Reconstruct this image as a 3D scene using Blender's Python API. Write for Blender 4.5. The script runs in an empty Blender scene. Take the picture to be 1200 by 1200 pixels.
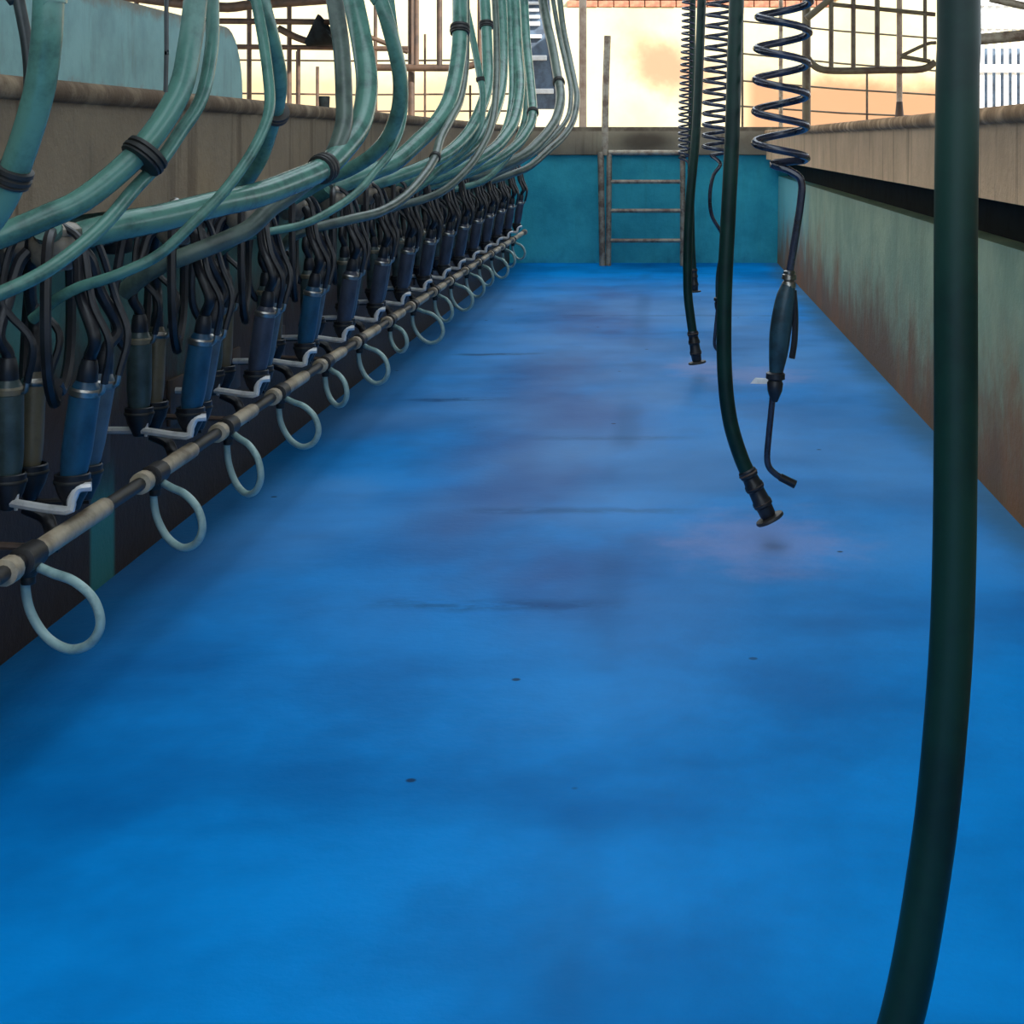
import bpy, bmesh, math, random
from mathutils import Vector, Matrix
random.seed(7)
SC = bpy.context.scene
COL = SC.collection
# ------------------------------------------------------------------ camera
F = 1900.0; VX, VY = 778.0, 165.0; CH = 1.10
cam_d = bpy.data.cameras.new('camera'); cam = bpy.data.objects.new('camera', cam_d); COL.objects.link(cam)
cam.location = (0, 0, CH); cam.rotation_euler = (math.pi/2, 0, 0)
cam_d.sensor_width = 36; cam_d.lens = 36*F/1200
cam_d.shift_x = -(VX-600)/1200; cam_d.shift_y = -(600-VY)/1200
cam_d.clip_start = .05; cam_d.clip_end = 300
SC.camera = cam
# ------------------------------------------------------------------ sky, sun, exposure
w = bpy.data.worlds.new('world'); SC.world = w; w.use_nodes = True
bg = w.node_tree.nodes['Background']; bg.inputs[0].default_value = (.80, .91, 1, 1); bg.inputs[1].default_value = 1.0
sun_d = bpy.data.lights.new('sun', 'SUN'); sun = bpy.data.objects.new('sun', sun_d); COL.objects.link(sun)
sun_d.energy = 4.4; sun_d.angle = .01; sun_d.color = (1, .94, .84)
sun.rotation_euler = Vector((-.75, .62, -.60)).to_track_quat('-Z', 'Y').to_euler()
sun.location = (6, -6, 12)
vs = SC.view_settings
vs.view_transform = 'Standard'; vs.look = 'None'; vs.gamma = 1; vs.use_curve_mapping = False; vs.exposure = 1.38
SC.cycles.use_denoising = True
SC.cycles.max_bounces = 8

# ------------------------------------------------------------------ helpers
def P(px, py, Y):            # photo direction at a real depth -> place
    return Vector(((px-VX)*Y/F, Y, CH-(py-VY)*Y/F))

class MB:
    def __init__(s): s.v = []; s.f = []
    def add(s, vs_, fs):
        o = len(s.v); s.v += [tuple(v) for v in vs_]; s.f += [tuple(i+o for i in f) for f in fs]; return s
    def box(s, a, b):
        x0, y0, z0 = a; x1, y1, z1 = b
        return s.add([(x0,y0,z0),(x1,y0,z0),(x1,y1,z0),(x0,y1,z0),(x0,y0,z1),(x1,y0,z1),(x1,y1,z1),(x0,y1,z1)],
                     [(0,3,2,1),(4,5,6,7),(0,1,5,4),(1,2,6,5),(2,3,7,6),(3,0,4,7)])
    def bbox(s, a, b, bv=.006):   # bevelled box
        bm = bmesh.new(); bmesh.ops.create_cube(bm, size=1)
        a = Vector(a); b = Vector(b)
        for v in bm.verts: v.co = Vector(((a.x+b.x)/2+v.co.x*(b.x-a.x), (a.y+b.y)/2+v.co.y*(b.y-a.y), (a.z+b.z)/2+v.co.z*(b.z-a.z)))
        bmesh.ops.bevel(bm, geom=bm.edges[:], offset=bv, segments=2, profile=.5, affect='EDGES')
        bm.verts.index_update()
        s.add([v.co for v in bm.verts], [[v.index for v in f.verts] for f in bm.faces]); bm.free(); return s
    def tube(s, pts, r, n=10, cap=True, closed=False):
        pts = [Vector(p) for p in pts]; N = len(pts)
        rs = r if isinstance(r, (list, tuple)) else [r]*N
        T = []
        for i in range(N):
            if closed: d = pts[(i+1) % N]-pts[i-1]
            else: d = pts[min(i+1, N-1)]-pts[max(i-1, 0)]
            T.append(d.normalized() if d.length > 1e-9 else Vector((0, 0, 1)))
        up = Vector((0, 0, 1)) if abs(T[0].z) < .9 else Vector((1, 0, 0))
        u = (up-T[0]*up.dot(T[0])).normalized()
        V = []
        for i in range(N):
            u = (u-T[i]*u.dot(T[i])).normalized(); b = T[i].cross(u)
            for k in range(n):
                a = 2*math.pi*k/n; V.append(pts[i]+(u*math.cos(a)+b*math.sin(a))*rs[i])
        Fc = []
        M = N if closed else N-1
        for i in range(M):
            j = (i+1) % N
            for k in range(n):
                k2 = (k+1) % n; Fc.append((i*n+k, i*n+k2, j*n+k2, j*n+k))
        if cap and not closed:
            Fc.append(tuple(range(n-1, -1, -1))); Fc.append(tuple(range((N-1)*n, N*n)))
        return s.add(V, Fc)
    def lathe(s, prof, base=(0, 0, 0), axis=(0, 0, 1), n=16):   # prof: (r, h) along axis
        ax = Vector(axis).normalized(); base = Vector(base)
        return s.tube([base+ax*h for r, h in prof], [max(r, .0004) for r, h in prof], n) if False else s._lathe(prof, base, ax, n)
    def _lathe(s, prof, base, ax, n):
        up = Vector((0, 1, 0)) if abs(ax.y) < .9 else Vector((1, 0, 0))
        u = (up-ax*up.dot(ax)).normalized(); b = ax.cross(u); V = []; Fc = []
        for r, h in prof:
            for k in range(n):
                a = 2*math.pi*k/n; V.append(base+ax*h+(u*math.cos(a)+b*math.sin(a))*max(r, .0003))
        for i in range(len(prof)-1):
            for k in range(n):
                k2 = (k+1) % n; Fc.append((i*n+k, i*n+k2, (i+1)*n+k2, (i+1)*n+k))
        Fc.append(tuple(range(n-1, -1, -1))); m = (len(prof)-1)*n; Fc.append(tuple(range(m, m+n)))
        return s.add(V, Fc)
    def prism(s, poly, y0, y1):          # poly in (x, z), extruded along y
        n = len(poly)
        V = [(x, y0, z) for x, z in poly]+[(x, y1, z) for x, z in poly]
        Fc = [(i, (i+1) % n, n+(i+1) % n, n+i) for i in range(n)]+[tuple(range(n-1, -1, -1)), tuple(range(n, 2*n))]
        return s.add(V, Fc)
    def build(s, name, m, parent=None, smooth=True):
        me = bpy.data.meshes.new(name); me.from_pydata(s.v, [], s.f)
        bm = bmesh.new(); bm.from_mesh(me); bmesh.ops.recalc_face_normals(bm, faces=bm.faces[:]); bm.to_mesh(me); bm.free()
        me.materials.append(m)
        if smooth:
            me.polygons.foreach_set('use_smooth', [True]*len(me.polygons))
            try: me.set_sharp_from_angle(angle=math.radians(40))
            except Exception: pass
        o = bpy.data.objects.new(name, me); COL.objects.link(o)
        if parent: o.parent = parent
        return o

def tag(o, label=None, cat=None, group=None, kind=None):
    if label: o['label'] = label
    if cat: o['category'] = cat
    if group: o['group'] = group
    if kind: o['kind'] = kind
    return o
def empty(name, loc, rot=(0, 0, 0)):
    o = bpy.data.objects.new(name, None); COL.objects.link(o); o.location = loc; o.rotation_euler = rot
    o.empty_display_size = .05; return o
def copy_tree(o, parent=None):
    c = o.copy(); COL.objects.link(c); c.parent = parent
    for ch in list(o.children):
        copy_tree(ch, c)
    return c
def struct(name, mb, m, smooth=False):
    return tag(mb.build(name, m, None, smooth), kind='structure')
def cr(pts, per=8):          # Catmull-Rom
    pts = [Vector(p) for p in pts]; out = []
    q = [pts[0]*2-pts[1]]+pts+[pts[-1]*2-pts[-2]]
    for i in range(1, len(q)-2):
        a, b, c, d = q[i-1], q[i], q[i+1], q[i+2]
        for k in range(per):
            t = k/per
            out.append(.5*((2*b)+(c-a)*t+(2*a-5*b+4*c-d)*t*t+(3*b-a-3*c+d)*t**3))
    out.append(pts[-1]); return out

# ------------------------------------------------------------------ materials
class NT:
    def __init__(s, name):
        s.m = bpy.data.materials.new(name); s.m.use_nodes = True; s.t = s.m.node_tree; s.p = s.t.nodes['Principled BSDF']
        s.tc = s.t.nodes.new('ShaderNodeTexCoord'); s.geo = None
    def node(s, t, **k):
        n = s.t.nodes.new(t)
        for a, b in k.items(): setattr(n, a, b)
        return n
    def link(s, a, b): s.t.links.new(a, b)
    def noise(s, scale=5, detail=4, rough=.6, stretch=(1, 1, 1), world=False, off=(0, 0, 0)):
        mp = s.node('ShaderNodeMapping'); mp.inputs['Scale'].default_value = stretch; mp.inputs['Location'].default_value = off
        if world:
            g = s.node('ShaderNodeNewGeometry'); s.link(g.outputs['Position'], mp.inputs[0])
        else: s.link(s.tc.outputs['Object'], mp.inputs[0])
        n = s.node('ShaderNodeTexNoise'); n.inputs['Scale'].default_value = scale; n.inputs['Detail'].default_value = detail
        n.inputs['Roughness'].default_value = rough; s.link(mp.outputs[0], n.inputs['Vector']); return n.outputs['Fac']
    def ramp(s, fac, a, b):      # smooth map a..b -> 0..1
        r = s.node('ShaderNodeMapRange', interpolation_type='SMOOTHSTEP'); r.inputs[1].default_value = a; r.inputs[2].default_value = b
        s.link(fac, r.inputs[0]); return r.outputs[0]
    def mix(s, fac, a, b):
        n = s.node('ShaderNodeMix', data_type='RGBA')
        if isinstance(fac, (int, float)): n.inputs[0].default_value = fac
        else: s.link(fac, n.inputs[0])
        for i, c in ((6, a), (7, b)):
            if isinstance(c, tuple): n.inputs[i].default_value = (*c, 1)
            else: s.link(c, n.inputs[i])
        return n.outputs[2]
    def math(s, op, a, b=0., c=None):
        n = s.node('ShaderNodeMath', operation=op)
        for i, v in enumerate((a, b) if c is None else (a, b, c)):
            if isinstance(v, (int, float)): n.inputs[i].default_value = v
            else: s.link(v, n.inputs[i])
        return n.outputs[0]
    def sep(s):
        g = s.node('ShaderNodeNewGeometry'); x = s.node('ShaderNodeSeparateXYZ'); s.link(g.outputs['Position'], x.inputs[0]); return x.outputs
    def col(s, c):
        if isinstance(c, tuple): s.p.inputs['Base Color'].default_value = (*c, 1)
        else: s.link(c, s.p.inputs['Base Color'])
        return s
    def bump(s, h, d=.01, st=.5):
        b = s.node('ShaderNodeBump'); b.inputs['Strength'].default_value = st; b.inputs['Distance'].default_value = d
        s.link(h, b.inputs['Height']); s.link(b.outputs[0], s.p.inputs['Normal']); return s
    def fin(s, rough=.5, metal=0., spec=.5):
        if isinstance(rough, (int, float)): s.p.inputs['Roughness'].default_value = rough
        else: s.link(rough, s.p.inputs['Roughness'])
        s.p.inputs['Metallic'].default_value = metal; s.p.inputs['Specular IOR Level'].default_value = spec
        return s.m
def simple(name, a, b=None, rough=.5, metal=0., scale=9, lo=.4, hi=.65, spec=.5, bump=0, stretch=(1, 1, 1)):
    t = NT(name)
    if b is None: b = tuple(x*.6 for x in a)
    n = t.noise(scale, 5, .65, stretch)
    t.col(t.mix(t.ramp(n, lo, hi), a, b))
    if bump: t.bump(n, bump, .5)
    return t.fin(rough, metal, spec)

def floor_mat():
    t = NT('blue_floor_paint'); X, Y, Z = t.sep()
    n1 = t.noise(1.1, 5, .6, (1, .8, 1), True)
    base = t.mix(t.ramp(n1, .35, .68), (.0004, .285, .80), (.0003, .165, .50))
    n2 = t.noise(1.1, 4, .55, (.75, 1.25, 1), True, (3, 5, 0))       # brushed strokes across the pit
    base = t.mix(t.math('MULTIPLY', t.ramp(n2, .46, .72), .62), base, (.001, .10, .34))
    # worn, muddy walking band along the middle
    band = t.math('SUBTRACT', 1., t.ramp(t.math('ABSOLUTE', t.math('ADD', X, .38)), .05, .55))
    far = t.math('MULTIPLY', t.ramp(Y, 3.0, 4.6), t.math('SUBTRACT', 1., t.ramp(Y, 11.5, 13.5)))
    n3 = t.noise(1.2, 4, .55, (1, .5, 1), True, (9, 2, 0))
    wear = t.math('MULTIPLY', t.math('MULTIPLY', band, far), t.ramp(n3, .30, .62))
    base = t.mix(t.math('MULTIPLY', wear, .80), base, (.06, .085, .26))
    # paler blue over the far half, fading out before the back wall
    pale_far = t.math('MULTIPLY', t.math('MULTIPLY', t.ramp(Y, 2.6, 5.2), t.math('SUBTRACT', 1., t.ramp(Y, 11., 13.5))), t.ramp(t.noise(1.3, 3, .5, (1, .6, 1), True, (1, 7, 3)), .22, .72))
    base = t.mix(t.math('MULTIPLY', pale_far, .66), base, (.13, .36, .74))
    # pale dried puddles under the hanging hoses
    for cx, cy, rx, ry in ((.27, 4.45, .35, .50), (.42, 7.6, .38, .42), (.16, 7.9, .2, .4)):
        dx = t.math('DIVIDE', t.math('SUBTRACT', X, cx), rx); dy = t.math('DIVIDE', t.math('SUBTRACT', Y, cy), ry)
        d = t.math('SQRT', t.math('ADD', t.math('MULTIPLY', dx, dx), t.math('MULTIPLY', dy, dy)))
        d = t.math('ADD', d, t.math('MULTIPLY', t.math('SUBTRACT', t.noise(6, 4, .6, (1, 1, 1), True, (cx*9, 0, 0)), .5), 1.3))
        base = t.mix(t.math('MULTIPLY', t.math('SUBTRACT', 1., t.ramp(d, .15, 1.)), .5), base, (.30, .36, .68))
    # paint lap marks, slab joints and short dark streaks near the left wall
    wob = t.math('MULTIPLY', t.math('SUBTRACT', t.noise(2.5, 3, .5, (1, 0, 1), True), .5), .16)
    for yj, x0, x1, st in ((3.84, -.66, -.16, .5), (4.82, -.55, .02, .4), (6.0, -.45, .05, .35), (8.36, -1.05, -.7, .8), (6.9, -1.05, -.75, .8), (10.2, -.6, .8, .4)):
        d = t.math('ABSOLUTE', t.math('SUBTRACT', t.math('ADD', Y, wob), yj))
        l = t.math('MULTIPLY', t.math('SUBTRACT', 1., t.ramp(d, .004, .07)), t.ramp(t.noise(5, 4, .7, (1, 2, 1), True, (yj, 0, 0)), .34, .58))
        mx = t.math('MULTIPLY', t.ramp(X, x0-.12, x0+.1), t.math('SUBTRACT', 1., t.ramp(X, x1-.1, x1+.15)))
        base = t.mix(t.math('MULTIPLY', t.math('MULTIPLY', l, mx), st), base, (.006, .05, .16))
    d = t.math('ABSOLUTE', t.math('ADD', t.math('ADD', X, .14), t.math('MULTIPLY', wob, .3)))
    base = t.mix(t.math('MULTIPLY', t.math('MULTIPLY', t.math('SUBTRACT', 1., t.ramp(d, .01, .08)), t.ramp(n3, .4, .6)), .4), base, (.012, .11, .30))
    # darker along the left wall, grime along the right
    wl = t.math('SUBTRACT', 1., t.ramp(t.math('ADD', X, t.math('MULTIPLY', n2, .25)), -1.32, -.95))
    base = t.mix(t.math('MULTIPLY', wl, .7), base, (.006, .05, .10))
    wr = t.math('MULTIPLY', t.ramp(t.math('ADD', X, t.math('MULTIPLY', n1, .3)), .98, 1.18), t.ramp(Y, 3., 4.5))
    base = t.mix(t.math('MULTIPLY', wr, .6), base, (.06, .13, .16))
    # specks of dirt
    sp = t.node('ShaderNodeTexVoronoi'); sp.inputs['Scale'].default_value = 4.5; sp.inputs['Randomness'].default_value = 1
    g = t.node('ShaderNodeNewGeometry'); t.link(g.outputs['Position'], sp.inputs['Vector'])
    msk = t.math('MULTIPLY', t.math('SUBTRACT', 1., t.ramp(sp.outputs['Distance'], .03, .055)), t.ramp(t.noise(1.4, 2, .5, (1, 1, 1), True, (4, 4, 4)), .46, .52))
    base = t.mix(t.math('MULTIPLY', msk, .85), base, (.01, .02, .05))
    t.col(base)
    h = t.math('ADD', t.noise(38, 4, .6, (1, 1, 1), True), t.math('MULTIPLY', n1, 2.))
    t.bump(h, .004, .35)
    return t.fin(t.math('ADD', .36, t.math('MULTIPLY', n2, .3)), 0, .02)

def wall_mat(name, teal, teal2, grime, glo, ghi, cyan=False, lowz=.45, patch=None):
    t = NT(name); X, Y, Z = t.sep()
    n = t.noise(2.6, 6, .65, (1, 1, 1), True)
    c = t.mix(t.ramp(n, .35, .7), teal, teal2)
    st = t.noise(5, 5, .7, (1, 1, .14), True, (2, 1, 0))
    c = t.mix(t.math('MULTIPLY', t.ramp(st, .5, .72), .5), c, tuple(x*.55 for x in teal))
    g = t.math('ADD', t.math('SUBTRACT', lowz, Z), t.math('MULTIPLY', t.math('SUBTRACT', t.noise(3.2, 6, .7, (1, 1, .7), True, (5, 0, 0)), .5), .9))
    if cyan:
        c = t.mix(t.math('MULTIPLY', t.ramp(t.math('ADD', Y, t.math('MULTIPLY', n, 2.)), 12.2, 13.6), .8), c, (.12, .50, .52))  # lit far end of the wall painted in as pale cyan
    c = t.mix(t.ramp(g, glo, ghi), c, grime)
    if patch:      # bare teal strip left on the grimy wall
        m = t.math('MULTIPLY', t.math('MULTIPLY', t.ramp(Y, patch[0]-.015, patch[0]+.015), t.math('SUBTRACT', 1., t.ramp(Y, patch[1]-.015, patch[1]+.015))), t.math('SUBTRACT', 1., t.ramp(t.math('ADD', Z, t.math('MULTIPLY', n, .2)), .25, .45)))
        c = t.mix(m, c, (.06, .28, .25))
    if cyan:
        rs = t.math('MULTIPLY', t.ramp(t.noise(1.3, 5, .7, (1, 1, .5), True, (8, 8, 0)), .42, .66), t.ramp(g, glo-.25, ghi))
        c = t.mix(t.math('MULTIPLY', rs, .8), c, (.40, .155, .045))
    t.col(c); t.bump(t.noise(24, 5, .7, (1, 1, 1), True), .006, .6)
    return t.fin(.62, 0, .3)

def curb_mat(name, a, b, dark, rimz=1.23, soot=None):
    t = NT(name); X, Y, Z = t.sep()
    n = t.noise(2.2, 6, .65, (1, 1, 1), True)
    c = t.mix(t.ramp(n, .3, .7), a, b)
    st = t.noise(6.5, 4, .65, (1, 1, .06), True, (0, 4, 0))
    c = t.mix(t.math('MULTIPLY', t.ramp(st, .54, .68), .6), c, dark)
    rim = t.math('MULTIPLY', t.ramp(Z, rimz-.062, rimz-.045), t.ramp(t.noise(9, 4, .6, (1, 1, 1), True), .2, .6))  # dark brown rim, with the shadow line under it painted in
    c = t.mix(t.math('MULTIPLY', rim, .92), c, dark)
    jt = t.noise(13, 2, .5, (.0, 1, .012), True, (0, 9, 0))
    c = t.mix(t.math('MULTIPLY', t.ramp(jt, .66, .72), .6), c, dark)
    if soot:
        dx = t.math('DIVIDE', t.math('SUBTRACT', X, soot[0]), .34); dz = t.math('DIVIDE', t.math('SUBTRACT', Z, soot[1]), .13)
        d = t.math('ADD', t.math('SQRT', t.math('ADD', t.math('MULTIPLY', dx, dx), t.math('MULTIPLY', dz, dz))), t.math('MULTIPLY', t.math('SUBTRACT', n, .5), 1.2))
        c = t.mix(t.math('MULTIPLY', t.math('SUBTRACT', 1., t.ramp(d, .2, 1.1)), .8), c, (.05, .035, .025))
    t.col(c); t.bump(t.noise(30, 5, .7, (1, 1, 1), True), .006, .7)
    return t.fin(.8, 0, .2)

M = {}
M['floor'] = floor_mat()
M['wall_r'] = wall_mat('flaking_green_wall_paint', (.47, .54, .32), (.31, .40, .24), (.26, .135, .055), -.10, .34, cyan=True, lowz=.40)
M['wall_l'] = wall_mat('grimy_teal_wall_paint', (.05, .17, .15), (.035, .11, .10), (.058, .036, .027), -.22, .10, lowz=.52, patch=(3.93, 4.10))
M['wall_b'] = wall_mat('blue_green_wall_paint', (.045, .48, .57), (.02, .33, .43), (.008, .17, .27), .12, .5, lowz=.20)
M['curb_l'] = curb_mat('stained_concrete', (.29, .215, .135), (.21, .155, .10), (.085, .052, .03))
M['curb_r'] = curb_mat('tan_concrete', (.74, .47, .26), (.56, .35, .19), (.20, .11, .05), 1.195)
M['curb_b'] = curb_mat('grey_concrete', (.34, .29, .20), (.25, .20, .14), (.11, .08, .055), 1.24, (-.15, 1.10))
M['black_gap'] = simple('plain_matt_black', (.008, .012, .014), (.004, .005, .006), .8, spec=.08)  # plain black for the set-back strip under the right curb, hopper and boot
M['deck'] = simple('dirty_deck_concrete', (.22, .19, .15), (.13, .11, .085), .85, bump=.006)
M['hose'] = simple('teal_milk_hose', (.09, .225, .18), (.042, .105, .088), .26, scale=14, lo=.40, hi=.72, spec=.5)
M['hose_grey'] = simple('aged_grey_hose', (.095, .135, .11), (.042, .06, .052), .34, scale=14, lo=.4, hi=.7)
M['hose_dark'] = simple('black_air_hose', (.03, .04, .04), (.012, .015, .016), .4)
M['loop'] = simple('pale_wash_hose', (.34, .50, .48), (.19, .30, .30), .30, scale=20, lo=.45, hi=.75)
M['green_hose'] = simple('dark_green_hose', (.006, .034, .025), (.004, .020, .017), .42, scale=8, spec=.3)
M['rubber'] = simple('black_rubber', (.018, .019, .024), (.008, .008, .010), .42, scale=16)
M['band'] = simple('black_strap', (.012, .014, .014), (.03, .025, .02), .55)
M['shell_blue'] = simple('blue_shell_plastic', (.018, .085, .16), (.012, .045, .085), .32, scale=18, lo=.4, hi=.75)
M['shell_pale'] = simple('pale_blue_shell_plastic', (.075, .125, .17), (.04, .065, .09), .30, scale=18, lo=.4, hi=.75)
M['shell_grey'] = simple('grey_green_shell_plastic', (.05, .078, .078), (.025, .038, .038), .34, scale=18, lo=.4, hi=.75)
M['shell_cream'] = simple('cream_shell_plastic', (.15, .13, .085), (.07, .058, .038), .36, scale=18, lo=.4, hi=.75)
M['claw'] = simple('milky_claw_plastic', (.24, .20, .15), (.11, .085, .06), .34, scale=20, lo=.42, hi=.7)
M['steel'] = simple('stainless_steel', (.40, .39, .36), (.20, .18, .16), .34, 1., scale=22)
M['bracket'] = simple('bright_galvanised_bar', (.80, .78, .76), (.55, .52, .50), .38, .35, scale=25, lo=.5, hi=.8)
M['pvc'] = simple('grimy_beige_pvc', (.56, .46, .32), (.27, .20, .13), .5, scale=10, lo=.38, hi=.68, bump=.002)
M['fitting'] = simple('dark_pipe_fitting', (.030, .026, .024), (.014, .012, .011), .5)
M['rust'] = simple('rusty_painted_pipe', (.085, .048, .03), (.04, .025, .018), .6, scale=8, bump=.002)
M['olive'] = simple('weathered_steel_pipe', (.12, .10, .06), (.075, .042, .026), .55, scale=6, bump=.002)
M['ladder'] = simple('worn_galvanised_ladder', (.40, .34, .25), (.17, .11, .075), .5, .2, scale=11)
M['fawn'] = simple('fawn_paint', (.44, .34, .26), (.26, .17, .12), .6, scale=5, bump=.002)  # lighter brown for the pale yard posts
M['shell_slate'] = simple('slate_shell_plastic', (.055, .065, .095), (.028, .032, .048), .34, scale=18, lo=.4, hi=.75)
M['coil'] = simple('navy_coil_hose', (.028, .034, .062), (.014, .016, .026), .22, scale=20, spec=.7)
M['grip'] = simple('scuffed_gun_grip', (.026, .075, .10), (.014, .028, .036), .4, scale=14)
def parapet_mat():
    t = NT('faded_blue_parapet_paint'); X, Y, Z = t.sep()
    n = t.noise(4, 6, .65, (1, 1, 1), True)
    c = t.mix(t.ramp(n, .36, .7), (.19, .37, .38), (.13, .26, .27))
    st = t.noise(9, 5, .7, (1, 1, .2), True, (1, 1, 0))
    c = t.mix(t.math('MULTIPLY', t.ramp(st, .52, .7), .55), c, (.12, .20, .19))
    e = t.math('ADD', t.math('ABSOLUTE', t.math('SUBTRACT', Z, 1.355)), t.math('MULTIPLY', t.noise(14, 5, .7, (1, 1, 1), True), .10))
    c = t.mix(t.math('MULTIPLY', t.ramp(e, .145, .185), .85), c, (.17, .15, .115))
    t.col(c); t.bump(n, .006, .5); return t.fin(.6, 0, .3)
M['parapet'] = parapet_mat()
M['white_slat'] = simple('white_slat_paint', (.78, .80, .82), (.62, .64, .66), .5)
M['blue_sheet'] = simple('slate_blue_sheet', (.10, .15, .22), (.055, .075, .11), .55, scale=8)
M['brick'] = simple('red_clay_brick', (.42, .17, .10), (.28, .10, .06), .85, scale=10, bump=.006)
M['roof'] = simple('unseen_fibre_cement_roof', (.22, .22, .21), (.15, .14, .13), .85)
M['beam'] = simple('roof_beam_steel', (.16, .11, .08), (.09, .06, .05), .6)
def yard_mat():
    t = NT('limewashed_yard_wall'); X, Y, Z = t.sep()
    n = t.noise(.7, 6, .6, (1, 1, 1), True)
    c = t.mix(t.ramp(n, .35, .7), (.54, .48, .31), (.46, .40, .24))
    # orange earth patch with cast shadow painted in; bare earth band at the foot
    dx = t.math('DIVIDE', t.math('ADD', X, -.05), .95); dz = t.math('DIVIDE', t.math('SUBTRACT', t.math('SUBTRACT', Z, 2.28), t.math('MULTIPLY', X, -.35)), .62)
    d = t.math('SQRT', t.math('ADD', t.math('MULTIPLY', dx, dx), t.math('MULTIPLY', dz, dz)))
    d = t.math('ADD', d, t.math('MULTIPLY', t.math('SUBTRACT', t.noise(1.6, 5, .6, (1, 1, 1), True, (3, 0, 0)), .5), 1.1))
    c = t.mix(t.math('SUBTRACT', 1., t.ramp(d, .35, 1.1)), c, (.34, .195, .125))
    b = t.math('ADD', Z, t.math('MULTIPLY', t.noise(.9, 5, .6, (1, 1, 1), True, (7, 0, 0)), .8))
    side = t.math('ADD', t.ramp(X, 1.1, 1.5), t.math('MULTIPLY', t.math('SUBTRACT', 1., t.ramp(X, -3.6, -2.8)), .45))
    c = t.mix(t.math('MULTIPLY', t.math('MULTIPLY', t.math('SUBTRACT', 1., t.ramp(b, 2.35, 2.75)), side), .95), c, (.28, .15, .085))
    t.col(c); t.bump(n, .03, .4)
    return t.fin(.9, 0, .1)
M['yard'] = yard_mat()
M['sand'] = simple('sandy_yard_soil', (.50, .38, .25), (.36, .25, .15), .95, scale=2, bump=.01)

# ------------------------------------------------------------------ the setting
XL, XR = -1.39, 1.02            # pit walls
CL, CRX = -1.30, .92            # curb faces
DL, DR = 1.23, 1.195            # deck heights
YB = 14.6; Y0 = -3.0
struct('floor', MB().box((XL-.1, Y0, -.12), (XR+.1, YB+.05, 0)), M['floor'])
struct('wall_left', MB().box((XL-.25, Y0, -.12), (XL, YB, .935)), M['wall_l'])
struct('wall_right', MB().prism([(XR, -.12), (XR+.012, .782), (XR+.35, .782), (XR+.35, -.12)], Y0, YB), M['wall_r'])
struct('trim_1', MB().box((XR+.10, Y0, .782), (XR+.35, YB, .934)), M['black_gap'])
struct('wall_back', MB().box((XL-.25, YB, -.12), (XR+.35, YB+.3, .97)), M['wall_b'])
struct('wall_front', MB().box((XL-.25, Y0-.3, -.12), (XR+.35, Y0, 1.2)), M['wall_b'])
def curb_profile(face, sgn, z0, z1, back):
    pr = [(face, z0), (face, z1-.052), (face-sgn*.004, z1-.046)]
    for k in range(9):
        a = -math.pi/2+math.pi*k/8
        pr.append((face-sgn*(.004+.018*math.cos(a)), z1-.024+.024*math.sin(a)))
    pr += [(face+sgn*back, z1), (face+sgn*back, z0)]
    return pr
struct('trim_2', MB().prism(curb_profile(CL, -1, .935, DL, .16), Y0, YB), M['curb_l'], True)
struct('trim_3', MB().prism(curb_profile(CRX, 1, .934, DR, .22), Y0, YB), M['curb_r'], True)
t4 = MB(); t4.bbox((XL-.25, YB-.06, .972), (XR+.35, YB+.3, 1.225), .012)
struct('trim_4', t4, M['curb_b'], True)
struct('deck', MB().box((-7, Y0, .95), (CL-.16, YB, DL-.004)), M['deck'])
struct('deck', MB().box((CRX+.22, Y0, .94), (7, YB, DR-.004)), M['deck'])
struct('yard_ground', MB().box((-18, YB+.3, .9), (18, 40, 1.19)), M['sand'])
# unseen roof over the decks; gap above the pit shaped for the light
struct('unseen_roof', MB().box((-7.2, -4, 3.6), (-1.4, 16.6, 3.66)), M['roof'])
struct('unseen_roof', MB().box((.6, -4, 3.6), (7.2, 16.6, 3.66)), M['roof'])
for yb in (-2., 1.2, 4.6, 8., 11.6, 16.):
    struct('unseen_roof_beam', MB().box((-7, yb-.05, 3.45), (7, yb+.05, 3.598)), M['beam'])
for x in (-6.6, 6.6):
    for yb in (-2., 8., 16.):
        z0 = 1.19 if yb > 15 else (DL if x < 0 else DR)
        struct('roof_post', MB().bbox((x-.06, yb-.06, z0), (x+.06, yb+.06, 3.45), .01), M['beam'])

# yard wall with a brick coping
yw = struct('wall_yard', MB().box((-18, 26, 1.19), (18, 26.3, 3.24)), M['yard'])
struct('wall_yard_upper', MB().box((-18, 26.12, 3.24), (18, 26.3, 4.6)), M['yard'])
bk = MB().bbox((0, 0, 0), (.235, .12, .10), .012).build('brick', M['brick'], yw, False)
bk.location = (-1.55, 25.98, 3.245)
for i in range(1, 34):
    c = bk.copy(); COL.objects.link(c); c.parent = yw
    row = i // 17
    c.location = (-1.55+(i % 17)*.25+row*.125, 25.98+random.uniform(-.01, .01), 3.245+row*.112); c.rotation_euler = (0, 0, random.uniform(-.03, .03))

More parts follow.
